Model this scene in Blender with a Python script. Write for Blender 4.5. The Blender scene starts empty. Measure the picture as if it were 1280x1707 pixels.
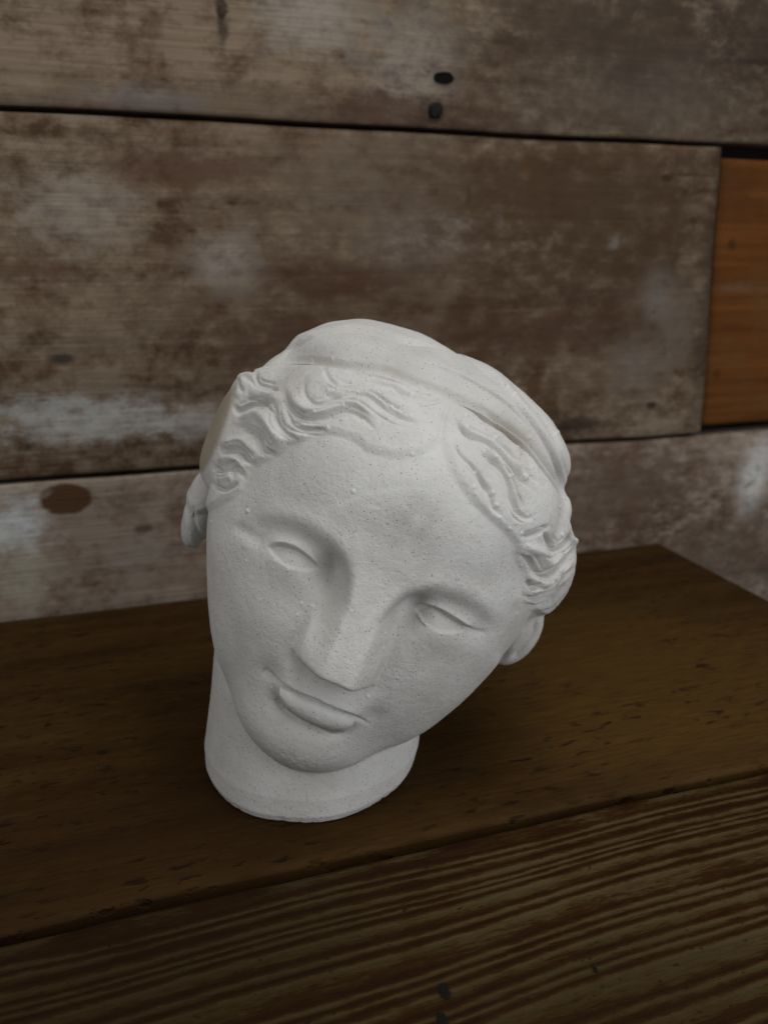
import bpy, math, random
import numpy as np
from math import sin, cos, radians

# ------------------------------------------------------------------ camera, world, lamps, exposure
SC = bpy.context.scene
COL = SC.collection
FPX, PW, PH = 1400.0, 1280.0, 1707.0          # focal length in photo pixels
TH, PS, HC = radians(17.2), radians(18.0), 0.24
FW = np.array([sin(PS) * cos(TH), cos(PS) * cos(TH), -sin(TH)])
RT = np.array([cos(PS), -sin(PS), 0.0])
UP = np.array([sin(PS) * sin(TH), cos(PS) * sin(TH), cos(TH)])
CAM = np.array([0.0, 0.0, HC])

cd = bpy.data.cameras.new('camera')
cam = bpy.data.objects.new('camera', cd)
COL.objects.link(cam)
cam.location = CAM
cam.rotation_euler = (math.pi / 2 - TH, 0, -PS)
cd.sensor_fit = 'VERTICAL'
cd.sensor_height = 36.0
cd.lens = FPX / PH * 36.0
cd.clip_start = 0.01
cd.clip_end = 50
cd.dof.use_dof = True
cd.dof.focus_distance = 0.34
cd.dof.aperture_fstop = 9.0
SC.camera = cam

world = bpy.data.worlds.new('World')
SC.world = world
world.use_nodes = True
wb = world.node_tree.nodes['Background']
wb.inputs['Color'].default_value = (0.93, 0.97, 1.0, 1)
wb.inputs['Strength'].default_value = 0.175


def lamp(name, loc, target, size, power, color, size_y=None):
    l = bpy.data.lights.new(name, 'AREA')
    l.energy = power
    l.color = color
    l.shape = 'RECTANGLE'
    l.size = size
    l.size_y = size_y or size
    o = bpy.data.objects.new(name, l)
    COL.objects.link(o)
    o.location = loc
    from mathutils import Vector
    d = Vector(target) - Vector(loc)
    o.rotation_euler = d.to_track_quat('-Z', 'Y').to_euler()
    return o


lamp('overhead_soft_light', (0.32, 0.15, 0.96), (0.09, 0.32, 0.12), 0.5, 3.8, (1.0, 0.99, 0.975), 0.5)  # soft area lamp above the head, its source out of view
lamp('side_soft_light', (-0.75, 0.10, 0.70), (-0.05, 0.58, 0.2), 0.6, 2.6, (1.0, 0.98, 0.95), 0.6)  # unseen area lamp added to brighten the left of the wall
lamp('front_fill_light', (0.60, -0.45, 0.35), (0.1, 0.32, 0.1), 0.8, 4.2, (0.98, 0.99, 1.0), 0.7)

SC.view_settings.view_transform = 'Standard'
SC.view_settings.look = 'None'
SC.view_settings.exposure = 0.0
SC.view_settings.gamma = 1.0
SC.cycles.max_bounces = 6
SC.render.film_transparent = False

# ------------------------------------------------------------------ helpers
rng = np.random.default_rng(7)


def ray(px, py):
    return FW + RT * (px - 640) / FPX - UP * (py - 853.5) / FPX


def on_plane_z(px, py, z=0.0):
    d = ray(px, py)
    return CAM + d * (z - HC) / d[2]


def on_wall(px, py, y):
    d = ray(px, py)
    return CAM + d * y / d[1]


def project(P):
    q = P - CAM
    dep = q @ FW
    return 640 + FPX * (q @ RT) / dep, 853.5 - FPX * (q @ UP) / dep


def sstep(a, b, x):
    t = np.clip((x - a) / (b - a), 0, 1)
    return t * t * (3 - 2 * t)


def tag(o, label=None, cat=None, group=None, kind=None):
    for k, v in (('label', label), ('category', cat), ('group', group), ('kind', kind)):
        if v:
            o[k] = v
    return o


def empty(name, loc):
    o = bpy.data.objects.new(name, None)
    COL.objects.link(o)
    o.location = loc
    o.empty_display_size = 0.05
    return o


def link_mesh(name, me, mat, parent=None):
    o = bpy.data.objects.new(name, me)
    COL.objects.link(o)
    if mat:
        me.materials.append(mat)
    if parent is not None:
        o.parent = parent
        o.location = -np.array(parent.location)
    return o


def hash3(i, j, k, seed):
    h = (i * 374761393 + j * 668265263 + k * 1442695041 + seed * 974634777) & 0xFFFFFFFF
    h = ((h ^ (h >> 13)) * 1274126177) & 0xFFFFFFFF
    return ((h ^ (h >> 16)) & 0xFFFF) / 65535.0


def vnoise(P, scale, seed=0):
    """value noise in -1..1 at points P (n,3)"""
    q = P * scale
    f = np.floor(q)
    t = q - f
    t = t * t * (3 - 2 * t)
    i, j, k = f[:, 0].astype(np.int64), f[:, 1].astype(np.int64), f[:, 2].astype(np.int64)
    r = 0
    for a in (0, 1):
        wa = t[:, 0] if a else 1 - t[:, 0]
        for b in (0, 1):
            wb_ = t[:, 1] if b else 1 - t[:, 1]
            for c in (0, 1):
                wc = t[:, 2] if c else 1 - t[:, 2]
                r = r + wa * wb_ * wc * hash3(i + a, j + b, k + c, seed)
    return r * 2 - 1


# ------------------------------------------------------------------ node helpers
class NT:
    def __init__(self, name):
        self.m = bpy.data.materials.new(name)
        self.m.use_nodes = True
        self.t = self.m.node_tree
        self.bsdf = self.t.nodes['Principled BSDF']

    def n(self, typ, **kw):
        x = self.t.nodes.new(typ)
        for k, v in kw.items():
            setattr(x, k, v)
        return x

    def l(self, a, b):
        self.t.links.new(a, b)

    def math(self, op, a, b=None, clamp=False):
        x = self.n('ShaderNodeMath', operation=op, use_clamp=clamp)
        for i, v in enumerate((a, b)):
            if v is None:
                continue
            if isinstance(v, (int, float)):
                x.inputs[i].default_value = v
            else:
                self.l(v, x.inputs[i])
        return x.outputs[0]

    def coords(self):
        return self.n('ShaderNodeTexCoord').outputs['Object']

    def mapping(self, vec, loc=(0, 0, 0), rot=(0, 0, 0), scale=(1, 1, 1)):
        x = self.n('ShaderNodeMapping')
        self.l(vec, x.inputs['Vector'])
        x.inputs['Location'].default_value = loc
        x.inputs['Rotation'].default_value = rot
        x.inputs['Scale'].default_value = scale
        return x.outputs[0]

    def noise(self, vec, scale, detail=4, rough=0.55, dist=0.0):
        x = self.n('ShaderNodeTexNoise')
        self.l(vec, x.inputs['Vector'])
        x.inputs['Scale'].default_value = scale
        x.inputs['Detail'].default_value = detail
        x.inputs['Roughness'].default_value = rough
        x.inputs['Distortion'].default_value = dist
        return x.outputs[0]

    def ramp(self, fac, stops, interp='LINEAR'):
        x = self.n('ShaderNodeValToRGB')
        cr = x.color_ramp
        cr.interpolation = interp
        while len(cr.elements) < len(stops):
            cr.elements.new(0.5)
        for e, (p, c) in zip(cr.elements, stops):
            e.position = p
            e.color = c if len(c) == 4 else (*c, 1)
        self.l(fac, x.inputs[0])
        return x.outputs[0]

    def mix(self, fac, a, b, typ='MIX'):
        x = self.n('ShaderNodeMix', data_type='RGBA', blend_type=typ)
        for i, v in ((0, fac), (6, a), (7, b)):
            if isinstance(v, (int, float)):
                x.inputs[i].default_value = v
            elif isinstance(v, tuple):
                x.inputs[i].default_value = v if len(v) == 4 else (*v, 1)
            else:
                self.l(v, x.inputs[i])
        return x.outputs[2]

    def bump(self, h, strength, dist, normal=None):
        x = self.n('ShaderNodeBump')
        x.inputs['Strength'].default_value = strength
        x.inputs['Distance'].default_value = dist
        self.l(h, x.inputs['Height'])
        if normal is not None:
            self.l(normal, x.inputs['Normal'])
        return x.outputs[0]


def grey(v):
    return (v, v, v, 1)


# ------------------------------------------------------------------ materials
def spot(T, vec, warp, c, r, soft=0.5):
    """0..1 mask of an irregular blotch at c with radii r (metres)"""
    m = T.mapping(vec, loc=tuple(-c[i] / r[i] for i in range(3)), scale=tuple(1 / x for x in r))
    ln = T.n('ShaderNodeVectorMath', operation='LENGTH')
    T.l(m, ln.inputs[0])
    d = T.math('ADD', ln.outputs['Value'], warp)
    mr = T.n('ShaderNodeMapRange', interpolation_type='SMOOTHSTEP')
    T.l(d, mr.inputs['Value'])
    mr.inputs['From Min'].default_value = 1 + soft
    mr.inputs['From Max'].default_value = 1 - soft
    return mr.outputs['Result']


def wood_wall(name, base, paint, paint_amt, spots=(), seed=0.0):
    T = NT(name)
    v = T.coords()
    v = T.mapping(v, loc=(seed, seed * 0.7, seed * 1.3)) if False else v
    off = T.mapping(v, loc=(seed, seed * 0.37, seed * 1.7))
    g1 = T.noise(T.mapping(off, scale=(5, 5, 90)), 1.0, 6, 0.62, 0.4)     # long grain
    g2 = T.noise(T.mapping(off, scale=(14, 14, 520)), 1.0, 4, 0.6)        # fine fibre
    b1 = T.noise(T.mapping(off, scale=(13, 13, 17)), 1.0, 8, 0.65, 0.3)     # blotches
    b2 = T.noise(T.mapping(off, scale=(38, 38, 60)), 1.0, 6, 0.6)
    col = T.ramp(g1, [(0.3, tuple(x * 0.55 for x in base)), (0.52, base), (0.72, tuple(x * 1.45 for x in base))])
    col = T.mix(T.math('MULTIPLY', g2, 0.45), col, tuple(x * 0.5 for x in base))
    b3 = T.noise(T.mapping(off, scale=(120, 120, 150)), 1.0, 5, 0.65)
    pm = T.math('ADD', T.math('MULTIPLY', b1, 0.40), T.math('MULTIPLY', b2, 0.32))
    pm = T.math('ADD', pm, T.math('MULTIPLY', b3, 0.28))
    pm = T.math('ADD', pm, T.math('MULTIPLY', T.math('SUBTRACT', g1, 0.5), 0.10))
    lo = 0.62 - 0.3 * paint_amt
    pmask = T.ramp(pm, [(lo - 0.04, grey(0)), (lo + 0.09, grey(1))])
    pmask = T.math('MULTIPLY', pmask, T.ramp(g2, [(0.25, grey(0.45)), (0.6, grey(1.0))]))
    col = T.mix(T.math('MULTIPLY', pmask, 0.8), col, paint)
    warp = T.math('MULTIPLY', T.math('SUBTRACT', T.noise(T.mapping(off, scale=(60, 60, 100)), 1.0, 8, 0.72), 0.5), 3.4)
    brk = T.ramp(T.math('ADD', T.math('MULTIPLY', b3, 0.6), T.math('MULTIPLY', g2, 0.4)), [(0.34, grey(0.5)), (0.56, grey(1.0))])
    warp0 = T.math('MULTIPLY', T.math('SUBTRACT', T.noise(T.mapping(off, scale=(60, 60, 90)), 1.0, 3, 0.5), 0.5), 0.5)
    for (c, r, colr, amt, soft, wob) in spots:
        s = spot(T, v, warp if wob else warp0, c, r, soft + (0.15 if wob else 0))
        if wob:
            s = T.math('MULTIPLY', s, brk)
        col = T.mix(T.math('MULTIPLY', s, amt), col, colr)
    T.l(col, T.bsdf.inputs['Base Color'])
    T.bsdf.inputs['Roughness'].default_value = 0.85
    T.bsdf.inputs['Specular IOR Level'].default_value = 0.1
    h = T.math('ADD', T.math('MULTIPLY', g1, 0.6), T.math('MULTIPLY', g2, 0.4))
    T.l(T.bump(h, 0.5, 0.002), T.bsdf.inputs['Normal'])
    return T.m


def wood_shelf_back():
    T = NT('dark_stained_board')
    v = T.coords()
    g1 = T.noise(T.mapping(v, scale=(5, 60, 5)), 1.0, 6, 0.6, 0.5)
    g2 = T.noise(T.mapping(v, scale=(45, 480, 45)), 1.0, 5, 0.65)
    b1 = T.noise(T.mapping(v, scale=(10, 16, 10)), 1.0, 7, 0.62)
    b2 = T.noise(T.mapping(v, loc=(7, 2, 0), scale=(70, 110, 70)), 1.0, 5, 0.65)
    col = T.ramp(g1, [(0.3, (0.0194, 0.0072, 0.0010)), (0.5, (0.0353, 0.0155, 0.0026)), (0.72, (0.0524, 0.0255, 0.0056))])
    col = T.mix(T.ramp(b1, [(0.46, grey(0)), (0.72, grey(0.6))]), col, (0.0616, 0.0330, 0.0071))
    col = T.mix(T.ramp(b2, [(0.5, grey(0)), (0.72, grey(0.35))]), col, (0.0684, 0.0410, 0.0124))
    dk = T.noise(T.mapping(v, loc=(3, 1, 0), scale=(75, 240, 75)), 1.0, 4, 0.55, 0.3)
    dk = T.ramp(dk, [(0.585, grey(0)), (0.665, grey(1))])
    dk2 = T.ramp(T.noise(T.mapping(v, loc=(1, 4, 0), scale=(9, 26, 9)), 1.0, 3, 0.5), [(0.40, grey(0.0)), (0.58, grey(1))])
    dm = T.math('MULTIPLY', dk, dk2)
    wp = T.math('MULTIPLY', T.math('SUBTRACT', b1, 0.5), 1.6)
    for (px, py, rx, ry, cc, am) in ((1120, 1130, .10, .10, (0.0935, 0.0480, 0.0090), .65), (1010, 1220, .05, .03, (0.0844, 0.0440, 0.0087), .5), (520, 1420, .10, .03, (0.0593, 0.0280, 0.0050), .4), (120, 1450, .10, .05, (0.0194, 0.0075, 0.0012), .55)):
        c = on_plane_z(px, py)
        col = T.mix(T.math('MULTIPLY', spot(T, v, wp, (c[0], c[1], 0), (rx, ry, .2), .6), am), col, cc)
    col = T.mix(T.math('MULTIPLY', dm, 0.8), col, (0.0074, 0.0022, 0.0004))
    col = T.mix(T.math('MULTIPLY', T.ramp(g2, [(0.4, grey(0)), (0.7, grey(1))]), 0.5), col, (0.0137, 0.0055, 0.0010))
    T.l(col, T.bsdf.inputs['Base Color'])
    T.bsdf.inputs['Roughness'].default_value = 0.75
    T.bsdf.inputs['Specular IOR Level'].default_value = 0.10
    h = T.math('SUBTRACT', T.math('ADD', T.math('MULTIPLY', g1, 0.4), T.math('MULTIPLY', g2, 0.6)), T.math('MULTIPLY', dm, 1.2))
    T.l(T.bump(h, 0.7, 0.0012), T.bsdf.inputs['Normal'])
    return T.m


def wood_shelf_front():
    T = NT('weathered_grain_board')
    v = T.coords()
    at = T.n('ShaderNodeAttribute', attribute_name='grain').outputs['Fac']
    g2 = T.noise(T.mapping(v, scale=(40, 620, 40)), 1.0, 5, 0.65)
    g3 = T.noise(T.mapping(v, rot=(0, 0, 0.5), scale=(260, 1500, 260)), 1.0, 3, 0.6)
    b1 = T.noise(T.mapping(v, scale=(26, 60, 26)), 1.0, 8, 0.68)
    b0 = T.noise(T.mapping(v, loc=(5, 3, 0), scale=(7, 13, 7)), 1.0, 4, 0.55)
    sp = T.noise(T.mapping(v, scale=(300, 520, 300)), 1.0, 2, 0.5)
    e = T.math('ADD', T.math('MULTIPLY', at, 0.85), T.math('MULTIPLY', T.math('SUBTRACT', b1, 0.5), 1.1))
    b4 = T.noise(T.mapping(v, loc=(2, 9, 0), scale=(110, 460, 110)), 1.0, 6, 0.7)
    e = T.math('ADD', e, T.math('MULTIPLY', T.math('SUBTRACT', b4, 0.5), 0.9))
    e = T.math('ADD', e, T.math('MULTIPLY', T.math('SUBTRACT', g2, 0.5), 0.8))
    e = T.math('ADD', e, T.math('MULTIPLY', T.math('SUBTRACT', g3, 0.5), 0.5))
    e = T.math('ADD', e, T.math('MULTIPLY', T.math('SUBTRACT', b0, 0.42), 0.7))
    col = T.ramp(e, [(0.05, (0.0680, 0.0480, 0.0200)), (0.30, (0.0540, 0.0345, 0.0110)), (0.52, (0.0296, 0.0120, 0.0019)), (0.9, (0.0171, 0.0052, 0.0007))])
    wp = T.math('MULTIPLY', T.math('SUBTRACT', b1, 0.5), 1.2)
    for (px, py, rx, ry, cc, am) in ((120, 1650, .11, .05, (0.0120, 0.0055, 0.0010), .65), (1000, 1690, .07, .03, (0.0182, 0.0080, 0.0019), .45)):
        c = on_plane_z(px, py)
        col = T.mix(T.math('MULTIPLY', spot(T, v, wp, (c[0], c[1], 0), (rx, ry, .2), .7), am), col, cc)
    col = T.mix(T.ramp(sp, [(0.66, grey(0)), (0.74, grey(0.7))]), col, (0.0068, 0.0030, 0.0006))
    T.l(col, T.bsdf.inputs['Base Color'])
    T.bsdf.inputs['Roughness'].default_value = 0.8
    T.bsdf.inputs['Specular IOR Level'].default_value = 0.08
    h = T.math('ADD', T.math('MULTIPLY', g2, 0.6), T.math('ADD', T.math('MULTIPLY', b1, 0.6), T.math('MULTIPLY', g3, 0.4)))
    T.l(T.bump(h, 0.8, 0.0012), T.bsdf.inputs['Normal'])
    return T.m


def plaster():
    T = NT('cast_plaster')
    v = T.coords()
    st = T.n('ShaderNodeAttribute', attribute_name='stain')
    n1 = T.noise(v, 22, 5, 0.6)
    n2 = T.noise(v, 130, 4, 0.6)
    base = T.ramp(n1, [(0.3, (0.520, 0.510, 0.490)), (0.7, (0.60, 0.594, 0.580))])
    base = T.mix(T.ramp(n2, [(0.35, grey(0.16)), (0.6, grey(0))]), base, (0.40, 0.385, 0.36))
    base = T.mix(1.0, base, st.outputs['Color'], 'MULTIPLY')
    # air-bubble pits with dirt in them
    vo = T.n('ShaderNodeTexVoronoi', feature='F1')
    vo.inputs['Scale'].default_value = 900
    T.l(v, vo.inputs['Vector'])
    rnd = T.n('ShaderNodeSeparateColor')
    T.l(vo.outputs['Color'], rnd.inputs[0])
    dens = T.noise(T.mapping(v, loc=(2, 5, 1)), 26, 3, 0.5)
    thr = T.math('ADD', rnd.outputs[0], T.math('MULTIPLY', T.math('SUBTRACT', dens, 0.5), 0.9))
    pick = T.ramp(thr, [(0.52, grey(0)), (0.60, grey(1))])
    rad = T.math('MULTIPLY', T.math('ADD', rnd.outputs[1], 0.35), 0.2)
    inside = T.math('LESS_THAN', vo.outputs['Distance'], rad)
    pit = T.math('MULTIPLY', inside, pick)
    base = T.mix(T.math('MULTIPLY', pit, 0.75), base, (0.16, 0.14, 0.12))
    T.l(base, T.bsdf.inputs['Base Color'])
    T.bsdf.inputs['Roughness'].default_value = 0.72
    T.bsdf.inputs['Specular IOR Level'].default_value = 0.3
    n3 = T.noise(v, 480, 3, 0.6)
    n4 = T.noise(v, 1500, 2, 0.5)
    h = T.math('ADD', T.math('MULTIPLY', n3, 0.6), T.math('MULTIPLY', n4, 0.4))
    nb = T.bump(h, 0.55, 0.0008)
    inv = T.math('SUBTRACT', 1.0, pit)
    T.l(T.bump(inv, 0.6, 0.0005, nb), T.bsdf.inputs['Normal'])
    return T.m


def plain(name, col, rough=0.8, metal=0.0, scale=60, spec=0.05):
    T = NT(name)
    n = T.noise(T.coords(), scale, 4, 0.6)
    c = T.ramp(n, [(0.3, tuple(x * 0.6 for x in col)), (0.7, tuple(min(1, x * 1.3) for x in col))])
    T.l(c, T.bsdf.inputs['Base Color'])
    T.bsdf.inputs['Roughness'].default_value = rough
    T.bsdf.inputs['Metallic'].default_value = metal
    T.bsdf.inputs['Specular IOR Level'].default_value = spec
    return T.m


#STRUCT_BEGIN
# ------------------------------------------------------------------ boards (gridded slabs with worn, wavy edges)
def slab(name, mat, parent, outline_lo, outline_hi, u0, u1, thick, axis, nu=140, nv=24, seed=0, relief=None, round_=0.0012, attr=None, skew=None):
    """A board: u runs along x, v runs from outline_lo(u) to outline_hi(u).
    axis 'wall': v is z and the front faces -y from y=parent plane; axis 'shelf': v is y, top faces +z."""
    us = np.linspace(u0, u1, nu)
    prof = np.concatenate([[0, 0.004, 0.012], np.linspace(0.03, 0.97, nv), [0.988, 0.996, 1]])
    drop = np.concatenate([[1, 0.35, 0.08], np.zeros(nv), [0.08, 0.35, 1]]) * round_
    U, V = np.meshgrid(us, prof, indexing='ij')
    lo, hi = outline_lo(us)[:, None], outline_hi(us)[:, None]
    A = lo + (hi - lo) * V
    if skew is not None:
        U = U + skew(U, A)
    Hh = -np.repeat(drop[None], nu, 0)
    Hh = Hh - np.clip(np.concatenate([[1], np.zeros(nu - 2), [1]]), 0, 1)[:, None] * round_
    if relief is not None:
        Hh = Hh + relief(U, A)
    n_u, n_v = U.shape
    top = np.stack([U, A, Hh], -1).reshape(-1, 3)
    bot = top.copy()
    bot[:, 2] = -thick
    P = np.concatenate([top, bot])
    N = n_u * n_v
    idx = np.arange(N).reshape(n_u, n_v)
    q = np.stack([idx[:-1, :-1], idx[1:, :-1], idx[1:, 1:], idx[:-1, 1:]], -1).reshape(-1, 4)
    faces = q.tolist()
    ring = list(idx[:, 0]) + list(idx[-1, 1:]) + list(idx[-2::-1, -1]) + list(idx[0, -2:0:-1])
    for a, b in zip(ring, ring[1:] + ring[:1]):
        faces.append([b, a, a + N, b + N])
    faces.append([i + N for i in ring])
    if axis == 'wall':
        P = np.stack([P[:, 0], -P[:, 2], P[:, 1]], -1)
    else:
        P = np.stack([P[:, 0], P[:, 1], P[:, 2]], -1)
    me = bpy.data.meshes.new(name)
    me.from_pydata(P.tolist(), [], faces)
    if axis == 'wall':
        pass
    me.polygons.foreach_set('use_smooth', [True] * len(q) + [False] * (len(faces) - len(q)))
    if attr is not None:
        a = me.attributes.new('grain', 'FLOAT', 'POINT')
        vals = np.concatenate([attr(U, A).ravel(), np.zeros(N)])
        a.data.foreach_set('value', vals.astype(np.float32))
    me.update()
    o = link_mesh(name, me, mat, parent)
    if parent is not None:
        o.location = (0, 0, 0)
    return o


WY = 0.584
LEFT, RIGHT = -0.42, 1.0


def wave(seed, amp, base, slope=0.0):
    ph = np.random.default_rng(seed).uniform(0, 6.28, 6)

    def f(u):
        r = base + slope * u
        for k, p in enumerate(ph):
            r = r + amp / (k + 1) * np.sin(u * (7 + 11 * k) + p)
        return r
    return f


def bow(seed, amp):
    ph = np.random.default_rng(seed + 50).uniform(0, 6.28, 4)

    def f(U, A):
        return amp * (np.sin(U * 9 + ph[0]) * 0.5 + np.sin(A * 31 + ph[1]) * 0.35 + np.sin(U * 23 + A * 40 + ph[2]) * 0.25)
    return f


BR = (0.083, 0.047, 0.026)
GP = (0.235, 0.184, 0.132)      # old limewash left in the grain
WHT = (0.42, 0.42, 0.40)
DRK = (0.03, 0.017, 0.010)


def ws(px, py, rx, ry, col, amt, soft=0.5, wob=1):
    """blotch on the wall: centre read off the photo, radii in metres"""
    p = on_wall(px, py, WY)
    return ((p[0], 0.0, p[2]), (rx, 0.2, ry), col, amt, soft, wob)


wall = empty('plank_wall', (0, WY, 0))
tag(wall, 'old plank wall behind the plaster head, brown boards with worn limewash', 'wall')

top_m = wood_wall('limewashed_top_plank', BR, GP, 0.62, [
    ws(240, 165, .03, .006, (0.20, 0.21, 0.23), .45), ws(690, 110, .03, .03, (0.27, 0.24, 0.21), .6),
    ws(520, 30, .03, .02, (0.30, 0.28, 0.25), .5), ws(1100, 60, .06, .03, DRK, .5),
    ws(650, 190, .06, .012, (0.07, 0.035, 0.022), .8), ws(722, 186, .011, .009, (0.02, 0.013, 0.011), .8, .5), ws(1255, 105, .02, .002, (0.008, 0.006, 0.005), .9, .5), ws(1240, 60, .03, .04, (0.02, 0.013, 0.01), .7),
    ws(1080, 150, .05, .02, (0.13, 0.12, 0.11), .4), ws(368, 25, .003, .02, (0.012, 0.009, 0.008), .9, .4),
    ws(960, 40, .08, .03, (0.06, 0.045, 0.03), .5), ws(1060, 130, .16, .07, (0.038, 0.026, 0.018), .7), ws(500, 200, .2, .02, (0.06, 0.036, 0.024), .5)], 0.0)  # broad dark blotches at right put the dimmer light there into the colour
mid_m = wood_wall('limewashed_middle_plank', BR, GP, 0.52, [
    ws(380, 440, .022, .018, (0.32, 0.29, 0.25), .75), ws(130, 350, .03, .02, (0.27, 0.24, 0.21), .5),
    ws(330, 285, .05, .010, (0.085, 0.045, 0.028), .85), ws(560, 470, .04, .012, (0.07, 0.034, 0.020), .9),
    ws(480, 570, .04, .02, (0.075, 0.040, 0.025), .8), ws(150, 700, .05, .013, WHT, .8),
    ws(60, 680, .03, .006, (0.32, 0.32, 0.31), .6), ws(320, 705, .02, .012, WHT, .5),
    ws(105, 598, .008, .0035, (0.03, 0.02, 0.015), .85, .5, 0), ws(1022, 404, .005, .005, WHT, .9, .4),
    ws(832, 370, .004, .005, WHT, .6, .4), ws(775, 372, .008, .004, WHT, .5, .5),
    ws(700, 400, .04, .02, (0.25, 0.22, 0.19), .6), ws(880, 517, .03, .0012, (0.22, 0.19, 0.16), .6), ws(960, 712, .028, .006, (0.018, 0.012, 0.009), .9), ws(1150, 292, .018, .001, (0.02, 0.012, 0.008), .8), ws(1120, 560, .012, .03, (0.21, 0.19, 0.165), .6), ws(878, 285, .004, .003, (0.20, 0.10, 0.02), .7),
    ws(890, 318, .004, .003, (0.20, 0.10, 0.02), .6), ws(1095, 490, .014, .02, (0.26, 0.25, 0.23), .7),
    ws(1060, 600, .02, .02, (0.22, 0.20, 0.18), .6), ws(930, 330, .09, .03, (0.060, 0.036, 0.018), .7),
    ws(900, 550, .07, .015, (0.075, 0.035, 0.02), .7), ws(1110, 297, .005, .0025, (0.01, 0.007, 0.005), .95, .4, 0),
    ws(780, 325, .002, .006, (0.03, 0.02, 0.015), .8, .5), ws(1155, 368, .003, .003, (0.03, 0.02, 0.01), .8, .5, 0),
    ws(1085, 675, .005, .003, (0.02, 0.013, 0.01), .9, .5, 0), ws(20, 450, .05, .004, (0.09, 0.05, 0.03), .7),
    ws(1180, 480, .008, .12, (0.03, 0.02, 0.014), .6), ws(1010, 330, .14, .055, (0.050, 0.027, 0.013), .75), ws(1050, 520, .11, .07, (0.055, 0.033, 0.020), .6), ws(640, 520, .16, .05, (0.055, 0.030, 0.017), .6), ws(640, 300, .12, .05, (0.075, 0.045, 0.028), .4), ws(600, 320, .05, .03, (0.13, 0.10, 0.075), .5)], 1.7)  # wide brown blotches at right: light falling off, painted into the plank
low_m = wood_wall('scuffed_bottom_plank', (0.15, 0.096, 0.064), (0.33, 0.275, 0.225), 0.62, [
    ws(110, 832, .0165, .0105, (0.075, 0.034, 0.014), .95, .12, 0), ws(10, 880, .022, .016, (0.52, 0.54, 0.54), 1.0),
    ws(40, 960, .014, .022, (0.38, 0.38, 0.30), .6), ws(10, 820, .02, .006, (0.36, 0.33, 0.28), .7),
    ws(240, 882, .006, .0025, (0.035, 0.022, 0.015), .85, .5), ws(250, 925, .02, .010, (0.26, 0.23, 0.2), .6),
    ws(320, 960, .03, .012, (0.22, 0.16, 0.12), .5), ws(1255, 800, .015, .028, (0.52, 0.52, 0.50), 1.0, .4),
    ws(1275, 760, .010, .012, (0.45, 0.45, 0.44), .8, .4), ws(1240, 850, .008, .008, (0.4, 0.4, 0.39), .6, .4),
    ws(1000, 830, .12, .05, (0.060, 0.034, 0.020), .8), ws(1180, 930, .10, .05, (0.048, 0.028, 0.017), .8)], 3.1)  # last two blotches paint the dimmer right end of the wall
org_m = wood_wall('orange_pine_plank', (0.115, 0.040, 0.008), (0.10, 0.05, 0.018), 0.3, [
    ws(1224, 408, .004, .004, (0.05, 0.02, 0.006), .9, .5, 0), ws(1198, 625, .004, .004, (0.06, 0.025, 0.008), .9, .5, 0),
    ws(1240, 480, .03, .004, (0.12, 0.075, 0.045), .5), ws(1230, 320, .03, .02, (0.06, 0.022, 0.006), .6)], 5.3)

seam_t = wave(1, .0006, .3207, -0.006)
seam_b = wave(2, .0007, .0948, -0.003)
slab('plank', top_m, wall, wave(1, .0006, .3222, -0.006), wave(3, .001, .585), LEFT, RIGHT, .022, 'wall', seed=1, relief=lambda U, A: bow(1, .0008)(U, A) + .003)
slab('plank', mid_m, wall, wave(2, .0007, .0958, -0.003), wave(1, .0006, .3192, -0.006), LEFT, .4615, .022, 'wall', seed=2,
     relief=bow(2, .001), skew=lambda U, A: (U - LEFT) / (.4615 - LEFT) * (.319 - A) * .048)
tag(slab('plank', org_m, wall, wave(5, .0006, .0985, -0.001), wave(6, .0007, .3095, 0), .4655, RIGHT, .02, 'wall', nu=60, seed=3,
         relief=lambda U, A: bow(3, .0006)(U, A) - .003, skew=lambda U, A: (1 - (U - .4655) / (RIGHT - .4655)) * (.31 - A) * .048),
    'short plank of bare orange pine at the right end of the wall')
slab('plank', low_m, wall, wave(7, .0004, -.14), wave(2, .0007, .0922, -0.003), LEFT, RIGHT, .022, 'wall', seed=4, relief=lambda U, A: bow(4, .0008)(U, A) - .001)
bk = plain('dark_void', (0.012, 0.010, 0.009), 0.95)
slab('backing_board', bk, wall, wave(8, 0, -.16), wave(8, 0, .6), LEFT - .01, RIGHT + .01, .01, 'wall', nu=4, nv=3).location = (0, .024, 0)


def nail(parent, loc, r, axis, mat, name='nail'):
    """a domed, dented nail head"""
    vs, fs = [], []
    n = 12
    rd = np.random.default_rng(int(abs(loc[0]) * 9999) + 3)
    for k, (rr, h) in enumerate(((1, -.6), (1, .05), (.8, .22), (.4, .3))):
        for i in range(n):
            a = 2 * math.pi * i / n
            q = rr * (1 + .12 * rd.uniform(-1, 1))
            vs.append((r * q * cos(a), r * q * sin(a), h * r * (1 + .2 * rd.uniform(-1, 1))))
    for k in range(3):
        for i in range(n):
            j = (i + 1) % n
            fs.append((k * n + i, k * n + j, (k + 1) * n + j, (k + 1) * n + i))
    fs.append(tuple(3 * n + i for i in range(n)))
    if axis == 'wall':
        vs = [(x, -z, y) for x, y, z in vs]
    me = bpy.data.meshes.new(name)
    me.from_pydata(vs, [], fs)
    o = link_mesh(name, me, mat)
    o.parent = parent
    o.location = loc
    return o


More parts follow.
